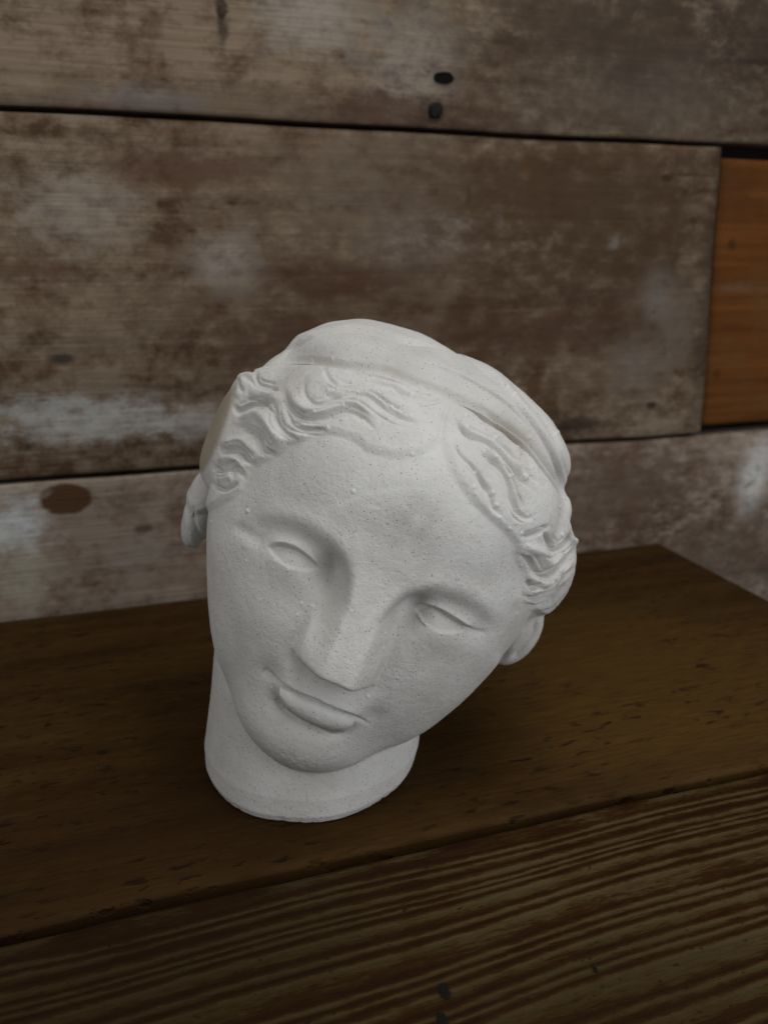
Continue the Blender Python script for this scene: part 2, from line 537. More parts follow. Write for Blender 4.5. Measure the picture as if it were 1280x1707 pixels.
rust = plain('rusted_iron', (0.016, 0.015, 0.016), 0.7, 0.3, 400)
hole_m = plain('nail_hole', (0.006, 0.005, 0.004), 0.95)
p = on_wall(722, 186, WY)
nail(wall, (p[0], -.005, p[2]), .0052, 'wall', rust)
p = on_wall(735, 132, WY)
h = nail(wall, (p[0], -.0046, p[2]), .0048, 'wall', hole_m, 'knot_hole')
h.scale = (1.5, .12, .8)

# shelf
shelf = empty('wooden_shelf', (0, 0, 0))
tag(shelf, 'dark stained wooden shelf of two boards under the plaster head', 'shelf')
back_m = wood_shelf_back()
front_m = wood_shelf_front()
GY = .279
slab('board', back_m, shelf, wave(12, .0010, GY + .0034, 0.004), wave(11, .0004, WY - .0045), LEFT, .4385, .026, 'shelf', nu=260, nv=40, seed=5,
     relief=bow(7, .0004), round_=.0025)

NP = np.random.default_rng(21).uniform(0, 6.28, 12)


def grainf(U, A):
    """distance across the growth rings of the front board, 0..1 = dark latewood"""
    s = (GY - A)
    w = s + .0035 * np.sin(U * 7 + NP[0]) * (s / .2 + .15) + .0022 * np.sin(U * 17 + NP[1] + s * 22) * (s / .2 + .1) + .0009 * np.sin(U * 41 + NP[2] + s * 50) + (U - .1) * s * .55
    ph = np.power(np.clip(w, 0, 1) / .2, .80) * 30
    f = ph + .35 * np.sin(ph * .9 + NP[3]) + .25 * np.sin(ph * 2.3 + NP[4])
    t = f - np.floor(f)
    return np.clip(np.where(t < .75, t / .75, (1 - t) / .25), 0, 1) ** 1.1


slab('board', front_m, shelf, wave(14, .0008, .015), wave(15, .0008, GY - .0010, 0.004), LEFT, .80, .028, 'shelf', nu=420, nv=420, seed=6,
     relief=lambda U, A: bow(8, .0004)(U, A) - .0012 + .0009 * grainf(U, A), round_=.0025, attr=grainf)
nail_m = plain('corroded_nail', (0.005, 0.004, 0.0035), 0.6, 0.0, 900, 0.12)
for px, py, r in ((741, 1650, .0022), (738, 1700, .0022), (992, 1614, .0009)):
    p = on_plane_z(px, py)
    n_ = nail(shelf, (p[0], p[1], -.0002), r, 'shelf', nail_m)
    n_.scale = (.75, 1.45, .12)
#STRUCT_END

# ------------------------------------------------------------------ the plaster head: signed distance field, then chased detail
HEAD_O = CAM + ray(620, 960) * 0.322
zc_ = CAM - HEAD_O
zc_[2] = 0
zc_ /= np.linalg.norm(zc_)
up_ = np.array([0, 0, 1.0])
rh_ = np.cross(up_, zc_)
ROLL, YAW, PIT = radians(24.3), radians(-4.5), radians(0.0)
z1_ = zc_ * cos(YAW) + rh_ * sin(YAW)
x1_ = rh_ * cos(YAW) - zc_ * sin(YAW)
y1_ = up_ * cos(PIT) + z1_ * sin(PIT)
z2_ = z1_ * cos(PIT) - up_ * sin(PIT)
MH = np.stack([cos(ROLL) * x1_ - sin(ROLL) * y1_, cos(ROLL) * y1_ + sin(ROLL) * x1_, z2_])
HEAD_O = HEAD_O + MH[0] * 0.0025


def to_world(p):
    return HEAD_O + (p / 1000.0) @ MH


def inv_px(px, py, Z):
    d = ray(px, py)
    t = ((HEAD_O + MH[2] * Z / 1000 - CAM) @ MH[2]) / (d @ MH[2])
    return (MH @ (CAM + d * t - HEAD_O)) * 1000


#HEAD_BEGIN
def soft_interp(x, xs, ys, sig, period=None):
    """piecewise-linear table rounded with a gaussian so that no crease shows"""
    step = sig / 6.0
    if period:
        g = np.arange(-6 * sig, period + 6 * sig, step)
        v = np.interp(g, xs, ys, period=period)
    else:
        g = np.arange(min(xs) - 6 * sig, max(xs) + 6 * sig, step)
        v = np.interp(g, xs, ys)
    k = np.exp(-0.5 * (np.arange(-18, 19) / 6.0) ** 2)
    v = np.convolve(np.pad(v, 18, mode='edge'), k / k.sum(), 'valid')
    return np.interp(x, g, v)


def ell(p, c, r):
    q = p - np.array(c, np.float32)
    r = np.array(r, np.float32)
    k0 = np.sqrt(((q / r) ** 2).sum(1))
    k1 = np.sqrt(((q / (r * r)) ** 2).sum(1)) + 1e-6
    return k0 * (k0 - 1) / k1


def smin(a, b, k):
    h = np.clip(0.5 + 0.5 * (b - a) / k, 0, 1)
    return b + (a - b) * h - k * h * (1 - h)


def smax(a, b, k):
    return -smin(-a, -b, k)


def gau(x, y, cx, cy, sx, sy):
    return np.exp(-((x - cx) / sx) ** 2 - ((y - cy) / sy) ** 2)


BASE_W = on_plane_z(517, 1266)
BX, BY = [0, 4, 12, 30, 45, 60, 120], [48.8, 51.2, 52.6, 52.2, 52.6, 53.2, 53.5]
LEAN, LEANB = 0.215, 0.30
EARS = [((78, -26, -78), (13, 20, 11)), ((-83, -38, -87), (8.5, 21, 12))]


def face_relief(x, y):
    """relief of the face in mm over the smooth egg, seen from the front"""
    ax = np.abs(x)
    # nose: flat Greek ridge running straight out of the forehead
    xn = x - soft_interp(y, [-40, 0], [1.5, 0.0], 4)
    an = np.abs(xn)
    hn = soft_interp(y, [-60, -36, -30, -12, 2, 16, 30], [15.9, 15.9, 14.8, 8.2, 2.8, 0, 0], 2.5)
    hn = smin(hn, np.interp(y, [-46, -42.6, -41.2, -39.4, -30], [0, 0.4, 11.5, 15.8, 34]), 3.0)
    wn = soft_interp(y, [-42, -36, -28, -12, -2, 8], [8.0, 7.5, 6.8, 7.2, 9.0, 15.0], 2.5)
    sn = soft_interp(y, [-42, -34, -24, -12, -2, 8], [10.0, 10.0, 9.0, 7.5, 8.0, 12.0], 2.5)
    pr = 1 - sstep(0, 1, (an - wn * 0.8) / (sn + wn * 0.2))
    wl = np.where(xn < 0, 18.0, 14.0)                    # the cast's nose is fuller on its right
    t = np.clip((an - wn * 0.8) / (wl - wn * 0.8), 0, 1)
    pw_ = (1 - 0.62 * t ** 1.3) * sstep(wl + 3.0, wl - 1.0, an)
    wg = sstep(-16, -37, y)
    d = hn * (pr * (1 - wg) + pw_ * wg)
    # eye sockets under a crisp brow edge, filled by the ball
    yb = soft_interp(ax, [5, 9, 13, 19, 27, 36, 45, 54, 62], [-16, -8, -1.5, 2.5, 4.6, 4.0, 0.8, -5.0, -10], 2.5)
    m = 1 / (1 + np.exp(-(yb - y) / (1.3 + 0.06 * ax)))
    sock = 7.6 * gau(ax, y, 16.5, -7, 7.5, 9.0) + 3.6 * gau(ax, y, 31, -2, 16, 8.0) + 1.6 * gau(ax, y, 48, -7, 9, 6)
    d = d - sock * m
    d = d + 1.0 * np.exp(-((y - yb - 3.0) / 4.5) ** 2) * sstep(10, 18, ax) * (1 - sstep(44, 56, ax))
    d = d + 2.2 * gau(ax, y, 32.5, -11.0, 13.0, 9.5)
    # cheeks
    d = d + 2.4 * gau(ax, y, 36, -33, 18, 17)
    # muzzle, lips, chin
    d = d + 4.0 * gau(x, y, 0, -58, 27, 19)
    taper = sstep(24, 12, ax)
    cur = y + 53.4 - 0.0042 * ax * ax
    d = d + 1.3 * np.exp(-((cur - 1.5) / 4.5) ** 2) * taper
    low = y + 61.0 - 0.009 * ax * ax
    d = d + 3.4 * np.exp(-np.abs(low / 6.2) ** 2.6) * sstep(21, 11, ax)
    d = d - 2.2 * np.exp(-((y + 70.0 - 0.012 * ax * ax) / 4.0) ** 2) * sstep(24, 8, ax)
    d = d - 1.6 * gau(ax, y, 23.5, -57, 5, 5.5)
    d = d + 2.5 * gau(x, y, 0, -84, 24, 12)
    return d


BASE_W = on_plane_z(517, 1266)
BX, BY = [0, 4, 12, 30, 45, 60, 120], [48.8, 51.2, 52.6, 52.2, 52.6, 53.2, 53.5]
LEAN, LEANB = 0.215, 0.30
EARS = [((78, -26, -78), (13, 20, 11)), ((-83, -38, -87), (8.5, 21, 12))]




NOSTRIL = inv_px(557, 1134, 13.0)
WARP = [1.03, 0.979, 0.912, 0.943, 0.944, 0.922, 0.888, 0.882, 0.872, 0.86, 0.882, 0.908, 0.944, 0.99, 1.005, 1.005, 0.995, 1.012, 1.045, 1.085, 1.10, 1.035, 0.982, 0.974, 0.99, 1.018, 1.013, 1.062, 1.035, 1.008, 1.022, 0.985, 0.997, 1.02, 1.072, 1.034]      # outline factor of the skull and jaw for every 10 degrees round the face axis


def warp_xy(p):
    r = np.hypot(p[:, 0], p[:, 1])
    t = np.degrees(np.arctan2(p[:, 1], p[:, 0])) % 360
    f = soft_interp(t, np.arange(0, 360, 10), WARP, 5.0, 360)
    return (1 / (1 + (f - 1) * sstep(18, 62, r)))[:, None]


def core_sdf(p):
    x, y, z = p[:, 0], p[:, 1], p[:, 2]
    q = np.concatenate([p[:, :2] * warp_xy(p), p[:, 2:]], 1)
    d = ell(q, (0, 14, -80), (76, 72, 79))
    fa = ell(q, (0, -16, -56), (69, 80, 54))
    jaw = ell(q, (0, -46, -46), (62, 54, 45))
    d = smin(d, fa, 14)
    d = smin(d, jaw, 12)
    d = smin(d, ell(q, (0, -82, -20), (26, 15, 18)), 16)
    fm = sstep(-48, -22, z)
    fr = np.zeros_like(d)
    s = (z > -50) & (np.abs(d) < 40)
    fr[s] = face_relief(x[s], y[s]) * fm[s]
    d = d - fr
    for sx in (-1, 1):                                   # side hair masses over the ears
        d = smin(d, ell(q, (sx * 72, 14, -80), (17, 34, 22)), 8)
    return smin(d, ell(q, (0, 30, -96), (78, 60, 60)), 8)   # cloth roll over the crown


def head_sdf(p, pw):
    """p: head-frame mm, pw: world metres"""
    x, y, z = p[:, 0], p[:, 1], p[:, 2]
    d = core_sdf(p)
    d = smax(d, -ell(p, NOSTRIL, (6.5, 1.7, 5.0)), 0.6)      # broken scoop under the nose tip
    # ears
    d = smin(d, ell(p, EARS[0][0], EARS[0][1]), 2.5)
    d = smin(d, ell(p, EARS[1][0], EARS[1][1]), 2.5)
    # sawn flat at the left side behind the locks
    d = smax(d, (-0.944 * (x + 85) + 0.33 * (z + 62)) - 200 * sstep(-22, -34, y), 1.5)
    # neck column standing on the shelf
    zw = pw[:, 2] * 1000
    lean = RT[:2] * LEAN
    cx = pw[:, 0] * 1000 - BASE_W[0] * 1000 - lean[0] * zw
    cy = pw[:, 1] * 1000 - BASE_W[1] * 1000 - lean[1] * zw - LEANB * zw
    ang = np.arctan2(cy, cx)
    rr = np.interp(zw, BX, BY) + 0.5 * np.sin(ang * 3 + 1) + 0.25 * np.sin(ang * 7)
    chip = 0.7 * np.clip(np.sin(ang * 31 + 4 * np.sin(ang * 7)) - 0.3, 0, 1) * (0.6 + 0.4 * np.sin(ang * 5)) * sstep(5, 1, zw)
    nk = (np.sqrt(cx * cx + cy * cy) - rr + chip) * 0.97
    nk = smax(nk, zw - 95, 10)
    d = smin(d, nk, 1.8)
    d = smax(d, 0.3 - zw, 1.2)
    return d


def build_head(vox):
    lo = np.array([-104, -150, -178.0])
    hi = np.array([108, 112, 26.0])
    B = 8
    nb = np.ceil((hi - lo) / (vox * B)).astype(int)
    n = nb * B + 1
    # coarse pass on block centres
    I = np.stack(np.meshgrid(*[np.arange(k) for k in nb], indexing='ij'), -1).reshape(-1, 3)
    cen = (lo + (I + 0.5) * B * vox).astype(np.float32)
    dc = head_sdf(cen, to_world(cen))
    dense = np.empty(n, np.float32)
    sg = np.where(dc < 0, -3 * vox, 3 * vox).reshape(nb).astype(np.float32)
    dense[:] = 3 * vox
    dense[:-1, :-1, :-1] = sg.repeat(B, 0).repeat(B, 1).repeat(B, 2)
    nose = (np.abs(cen[:, 0]) < 30) & (cen[:, 2] > -25) & (cen[:, 1] > -62) & (cen[:, 1] < 20)
    act = I[np.abs(dc) < B * vox * np.where(nose, 4.0, 1.5)]
    off = np.stack(np.meshgrid(*[np.arange(B)] * 3, indexing='ij'), -1).reshape(-1, 3)
    for k in range(0, len(act), 1500):
        ij = (act[k:k + 1500, None] * B + off[None]).reshape(-1, 3)
        p = (lo + ij * vox).astype(np.float32)
        dense[ij[:, 0], ij[:, 1], ij[:, 2]] = head_sdf(p, to_world(p))
    import openvdb
    g = openvdb.FloatGrid(3 * vox)
    g.copyFromArray(np.clip(dense, -3 * vox, 3 * vox))
    pts, quads = g.convertToQuads(0.0)
    return lo + pts * vox, quads
#HEAD_END


def catmull(pts, step=3.0):
    P = np.array(pts, float)
    if len(P) < 3:
        P = np.array([P[0], (P[0] + P[-1]) / 2, P[-1]])
    Q = np.concatenate([[2 * P[0] - P[1]], P, [2 * P[-1] - P[-2]]])
    out = []
    for i in range(1, len(Q) - 2):
        n = max(2, int(np.linalg.norm(Q[i + 1] - Q[i]) / step))
        t = np.linspace(0, 1, n, endpoint=False)[:, None]
        a, b, c, d = Q[i - 1], Q[i], Q[i + 1], Q[i + 2]
        out.append(0.5 * (2 * b + (c - a) * t + (2 * a - 5 * b + 4 * c - d) * t * t + (3 * b - a - 3 * c + d) * t ** 3))
    out.append(P[-1:])
    return np.concatenate(out)


def seg_dist(X, L):
    """distance, signed side (+ = left of travel as seen in the picture, y down) and 0..1 position along L for points X"""
    best = np.full(len(X), 1e9)
    side = np.zeros(len(X))
    par = np.zeros(len(X))
    n = len(L) - 1
    for i in range(n):
        a, b = L[i], L[i + 1]
        ab = b - a
        ap = X - a
        t = np.clip(ap @ ab / (ab @ ab + 1e-9), 0, 1)
        q = ap - t[:, None] * ab
        d2 = (q * q).sum(1)
        m = d2 < best
        best[m] = d2[m]
        side[m] = (ab[1] * ap[m, 0] - ab[0] * ap[m, 1])
        par[m] = (i + t[m]) / n
    return np.sqrt(best), np.sign(side), par


def poly_sd(X, poly):
    """signed distance to a closed polygon (negative inside)"""
    P = np.array(poly, float)
    inside = np.zeros(len(X), bool)
    best = np.full(len(X), 1e9)
    j = len(P) - 1
    for i in range(len(P)):
        a, b = P[j], P[i]
        c = ((b[1] > X[:, 1]) != (a[1] > X[:, 1])) & (X[:, 0] < (a[0] - b[0]) * (X[:, 1] - b[1]) / (a[1] - b[1] + 1e-12) + b[0])
        inside ^= c
        ab = b - a
        ap = X - a
        t = np.clip(ap @ ab / (ab @ ab + 1e-9), 0, 1)
        q = ap - t[:, None] * ab
        best = np.minimum(best, (q * q).sum(1))
        j = i
    return np.where(inside, -1, 1) * np.sqrt(best)


#DETAIL_BEGIN
BORDER = [(424, 622), (430, 616), (467, 606), (517, 601), (561, 606), (624, 614), (651, 620), (714, 644), (767, 666), (807, 687), (857, 722), (886, 750), (917, 790), (939, 828), (948, 869), (954, 892)]
HAIRLINE = [(352, 850), (374, 838), (403, 816), (417, 785), (440, 770), (462, 760), (482, 742), (500, 736), (530, 724), (560, 722), (592, 731), (611, 747), (632, 755), (655, 760), (687, 758), (714, 747), (732, 732), (742, 750), (751, 781), (767, 809), (789, 837), (814, 862), (839, 884), (856, 905), (858, 925), (868, 950), (872, 985), (878, 1008), (896, 1022)]
# chased lines: (points, width px, depth mm, kind)   kind g groove, r ridge, s step (left of travel stands proud)
FOLDS = [
    ([(460, 606), (478, 588), (499, 572), (530, 556), (577, 548), (624, 552), (667, 566), (714, 575), (735, 580)], 4.5, 1.3, 's'),
    ([(467, 603), (499, 575), (530, 558), (577, 550), (624, 554), (667, 568), (714, 577), (735, 582)], 3.2, 1.1, 'g'),
    ([(478, 584), (499, 563), (522, 548), (561, 537), (600, 534)], 3, 0.8, 'g'),
    ([(640, 531), (698, 549), (739, 570), (767, 588), (780, 598)], 3.2, 1.1, 'g'),
    ([(745, 616), (782, 634), (820, 656), (848, 676), (880, 712)], 3, 0.9, 's'),
    ([(700, 606), (745, 618), (782, 636), (820, 658), (848, 678), (880, 714)], 2.6, 0.8, 'g'),
    ([(772, 590), (801, 609), (832, 637), (861, 669), (886, 700), (911, 736), (926, 766), (942, 812), (951, 850)], 4.5, 1.6, 's'),
    ([(772, 592), (801, 612), (832, 640), (861, 672), (886, 703), (909, 738), (924, 768), (940, 813), (949, 850)], 3.4, 1.6, 'g'),
    ([(839, 625), (870, 656), (901, 691), (923, 725), (938, 766), (948, 812)], 3, 0.9, 's'),
    ([(839, 627), (870, 658), (901, 693), (921, 727), (936, 768), (946, 812)], 2.8, 1.1, 'g'),
    ([(880, 655), (920, 703), (945, 744), (957, 790), (961, 837), (957, 869)], 7, 0.7, 'r'),
    ([(560, 580), (640, 585), (720, 612), (790, 650), (850, 695), (900, 750), (932, 810)], 18, 0.5, 'r'),
]
LOCKS = [
    ([(539, 609), (546, 628), (561, 641), (592, 644), (624, 641), (655, 645), (690, 660)], 5, 1.2, 'g'),
    ([(507, 631), (508, 656), (521, 670), (539, 671), (560, 662), (585, 658), (611, 659), (633, 672), (652, 687), (685, 702), (714, 706)], 5, 1.3, 'g'),
    ([(474, 650), (480, 675), (496, 691), (511, 697), (539, 694), (567, 684), (592, 686), (611, 700), (625, 720)], 5.5, 1.5, 'g'),
    ([(457, 672), (461, 700), (474, 719), (496, 734)], 4.5, 1.2, 'g'),
    ([(480, 687), (486, 706), (508, 716), (546, 716)], 4.5, 1.1, 'g'),
    ([(383, 672), (399, 684), (421, 675), (455, 669)], 5, 1.6, 'g'),
    ([(402, 630), (400, 642), (406, 655)], 4, 1.0, 'g'),
    ([(427, 619), (430, 637), (449, 645), (466, 652)], 4, 1.2, 'g'),
    ([(395, 712), (414, 716), (430, 728), (437, 747), (461, 760)], 6, 1.9, 'g'),
    ([(363, 737), (374, 750), (399, 750), (414, 768), (424, 776)], 5, 1.5, 'g'),
    ([(355, 775), (371, 786), (394, 778), (408, 797)], 5, 1.6, 'g'),
    ([(354, 806), (374, 816), (398, 803)], 4.5, 1.4, 'g'),
    ([(654, 641), (673, 656), (692, 664), (723, 669), (741, 664)], 4.5, 1.0, 'g'),
    ([(748, 672), (740, 700), (735, 728)], 5, 0.5, 'g'),
    ([(752, 690), (766, 708), (776, 719), (800, 731), (832, 747), (848, 766), (861, 784), (870, 800), (888, 818)], 5, 1.7, 'g'),
    ([(770, 669), (795, 684), (829, 710), (851, 725), (870, 747), (877, 772), (886, 794), (906, 810)], 5, 1.6, 'g'),
    ([(795, 752), (814, 766), (836, 784), (848, 809), (852, 834), (864, 856), (880, 864), (892, 858)], 5, 1.0, 'g'),
    ([(775, 770), (795, 795), (814, 819), (822, 844), (840, 866)], 6, 0.8, 'g'),
    ([(870, 894), (895, 887), (914, 877)], 5, 1.9, 'g'),
    ([(907, 884), (917, 906), (926, 917), (945, 903), (953, 884)], 4.5, 1.6, 'g'),
    ([(861, 925), (882, 934), (895, 953), (911, 957), (932, 944), (951, 925), (958, 910)], 5, 1.8, 'g'),
    ([(877, 966), (889, 981), (897, 968)], 4.5, 1.3, 'g'),
    ([(873, 994), (892, 999), (917, 987), (934, 966), (953, 948)], 4.5, 1.7, 'g'),
    ([(876, 1008), (898, 1013), (920, 1003), (934, 985), (946, 972)], 4, 1.4, 'g'),
    ([(540, 622), (560, 652), (600, 652), (650, 665), (700, 684)], 9, 0.9, 'r'),
    ([(480, 640), (496, 672), (520, 684), (560, 674), (600, 672), (635, 696)], 9, 1.0, 'r'),
    ([(395, 700), (428, 690), (452, 712), (470, 745)], 10, 1.3, 'r'),
    ([(372, 742), (405, 736), (426, 757)], 8, 1.2, 'r'),
    ([(362, 768), (390, 766), (412, 785)], 8, 1.2, 'r'),
    ([(362, 795), (390, 792)], 8, 1.0, 'r'),
    ([(388, 664), (396, 646), (412, 628)], 10, 1.2, 'r'),
    ([(412, 655), (440, 655), (470, 668)], 9, 0.8, 'r'),
    ([(800, 706), (838, 730), (858, 752), (872, 784), (884, 808)], 5, 0.8, 'r'),
    ([(790, 728), (820, 758), (846, 785), (858, 818), (872, 848)], 6, 0.8, 'r'),
    ([(870, 912), (900, 920), (915, 940), (940, 922)], 9, 1.1, 'r'),
    ([(880, 950), (900, 972), (928, 955), (952, 935)], 7, 1.1, 'r'),
    ([(885, 990), (915, 976), (935, 955)], 6, 0.9, 'r'),
    ([(752, 735), (768, 760), (790, 780), (806, 806), (812, 836)], 4, 0.6, 'g'),
    ([(822, 716), (846, 738), (862, 760), (874, 784), (892, 806)], 2.6, 0.5, 'g'),
    ([(815, 748), (838, 772), (852, 796), (862, 826), (876, 850)], 2.6, 0.5, 'g'),
    ([(560, 615), (600, 622), (650, 632), (700, 650)], 3, 0.5, 'g'),
    ([(545, 660), (590, 668), (620, 685), (650, 704), (690, 716)], 3, 0.5, 'g'),
    ([(470, 662), (482, 696), (505, 712)], 2.6, 0.5, 'g'),
    ([(405, 664), (430, 668), (450, 682), (466, 712)], 2.8, 0.6, 'g'),
    ([(900, 925), (918, 930), (938, 918)], 2.6, 0.6, 'g'),
    ([(884, 975), (905, 980), (926, 962)], 2.4, 0.5, 'g'),
]
FACE_LINES = [
    # left eye
    ([(446, 911), (467, 906), (492, 912), (511, 924), (527, 941), (533, 950)], 3.2, 2.4, 's'),
    ([(533, 950), (524, 941), (509, 927), (490, 917), (467, 911), (448, 914)], 2.4, 1.1, 'g'),
    ([(386, 872), (414, 891), (444, 906)], 11, 1.0, 'g'),
    ([(470, 902), (490, 904), (512, 913), (530, 932)], 4, 0.6, 'r'),
    # right eye
    ([(689, 1014), (711, 1005), (732, 1013), (754, 1027), (776, 1041), (800, 1053)], 3.2, 2.4, 's'),
    ([(800, 1056), (776, 1046), (752, 1033), (730, 1019), (711, 1011), (693, 1016)], 2.4, 1.1, 'g'),
    ([(695, 1023), (704, 1035), (713, 1044)], 2.4, 0.8, 'r'),
    ([(776, 1042), (795, 1052), (812, 1055)], 5, 1.0, 'g'),
    # mouth
    ([(452, 1122), (465, 1135), (490, 1150), (516, 1161), (530, 1166), (544, 1174), (573, 1185), (598, 1194), (614, 1202)], 4.0, 0.9, 's'),
    ([(450, 1122), (465, 1138), (490, 1154), (516, 1165), (530, 1170), (544, 1178), (573, 1189), (598, 1198), (614, 1206)], 2.8, 2.7, 'g'),
    ([(461, 1152), (468, 1176), (494, 1196), (523, 1210), (552, 1225), (575, 1224), (590, 1212)], 5, 1.2, 'g'),
    ([(436, 1116), (448, 1124), (456, 1136)], 6, 1.0, 'g'),
    # ears
    ([(320, 838), (323, 868), (333, 893), (344, 906)], 4, 1.5, 'g'),
    ([(312, 836), (313, 872), (324, 905), (340, 922)], 4, 0.9, 'r'),
    ([(894, 1030), (890, 1058), (868, 1087), (848, 1102)], 4.5, 2.4, 'g'),
    ([(872, 996), (856, 1035), (842, 1078), (830, 1112)], 9, 1.2, 'g'),
]
EYES = [[(448, 912), (467, 909), (492, 915), (511, 927), (530, 947), (518, 951), (500, 951), (480, 946), (463, 935), (452, 922)],
        [(691, 1014), (711, 1008), (732, 1016), (754, 1030), (778, 1045), (770, 1053), (752, 1056), (734, 1055), (716, 1046), (702, 1032)]]
LOWER_LIP = [(466, 1141), (490, 1156), (516, 1167), (530, 1172), (544, 1180), (573, 1191), (592, 1198), (588, 1211), (575, 1222), (552, 1225), (523, 1211), (494, 1197), (472, 1180), (462, 1158)]
BUBBLES = [(547,652,4),(538,672,2.5),(525,687,2.5),(545,714,5),(508,725,2.5),(507,706,2.5),(588,635,3),(582,611,3),(553,597,3),(517,597,2.5),(572,675,3),(596,652,2.5),(582,653,2),(605,698,3.5),(630,703,2.5),(619,716,2.5),(644,686,2.5),(652,678,2.5),(633,750,2),(453,737,2.5),(469,731,2),(588,819,4),(413,852,4),(396,672,2),(449,645,2.5),(483,695,2),(641,636,2),
(686,656,5),(653,678,3),(684,692,3.5),(726,692,3),(778,711,5),(776,691,4),(825,731,4),(804,754,4),(825,762,4),(870,741,4),(887,778,4.5),(875,795,6),(850,794,4.5),(794,787,4.5),(790,812,4),(821,822,5),(826,843,5),(833,862,3),(849,881,4),(870,890,4),(862,850,3),(878,859,3),(872,825,3),(703,721,3),(687,757,4),(881,730,4),(925,723,4.5),(909,706,3.5),(856,658,3),(844,647,2.5),(631,655,3),(767,720,3),
(457,935,2.5),(480,950,2.5),(496,1025,3),(521,1011,3),(502,1005,3),(586,1019,2),(642,1056,2.5),(639,1081,2.5),(613,1161,3.5),(482,1138,2),(452,1147,2),(530,1192,2.5),(410,934,2.5),
(878,908,3.5),(876,925,3),(868,942,3),(878,945,3),(886,955,2.5),(936,891,4),(922,936,2.5),(934,845,3),(750,1034,2),(363,765,2.5),(372,790,2.5),(352,870,3),(340,905,3),(358,752,2.5)]


def stroke(V, X, disp, pts, w, h, kind):
    L = catmull(pts)
    R = w * 4 if kind != 's' else w * 8
    lo, hi = L.min(0) - R, L.max(0) + R
    s = np.where((X[:, 0] > lo[0]) & (X[:, 0] < hi[0]) & (X[:, 1] > lo[1]) & (X[:, 1] < hi[1]))[0]
    if len(s) == 0:
        return
    d, sd, t = seg_dist(X[s], L)
    fade = sstep(0, .22, t) * sstep(1, .78, t) * 0.9 + 0.1
    if kind == 'g':
        v = -h * np.exp(-(d / w) ** 2) * fade
    elif kind == 'r':
        v = h * np.exp(-(d / w) ** 2) * fade
    else:
        sg = d * sd
        v = h / (1 + np.exp(-np.clip(sg / (w * .35), -30, 30))) * np.exp(-np.maximum(sg, 0) / (w * 2.6)) * fade
        v = v * sstep(R, R * .5, d)
    disp[s] += v


def regions(X):
    hair_poly = list(map(tuple, catmull(HAIRLINE, 13))) + [(935, 1030), (985, 960), (985, 892)] + list(map(tuple, catmull(BORDER[::-1], 13))) + [(340, 640), (290, 760), (320, 860)]
    cloth_poly = list(map(tuple, catmull(BORDER, 13))) + [(1010, 880), (1010, 450), (380, 450), (400, 620)]
    return poly_sd(X, hair_poly), poly_sd(X, cloth_poly)


def in_view(P, N):
    px, py = project(P)
    toc = CAM - P
    toc /= np.linalg.norm(toc, axis=1)[:, None]
    return np.stack([px, py], -1), sstep(-0.45, -0.1, (N * toc).sum(1))


def block_out(P, N):
    """first pass: the hair and the scarf stand proud of the skull (mm)"""
    X, vis = in_view(P, N)
    hsd, csd = regions(X)
    side = sstep(60, 150, np.abs(X[:, 0] - 660))
    d = (1.7 + 0.9 * side) * sstep(8 - 3 * side, -10 + side, hsd) * (0.7 + 0.3 * sstep(0, -40, hsd))
    d = d + 3.2 * sstep(-4, -34, csd) - 1.3 * np.exp(-((csd + 9) / 9) ** 2)
    d = d + 1.4 * np.exp(-((csd - 8) / 8) ** 2) * (hsd < 6)       # rolled upper edge of the hair
    return d * vis


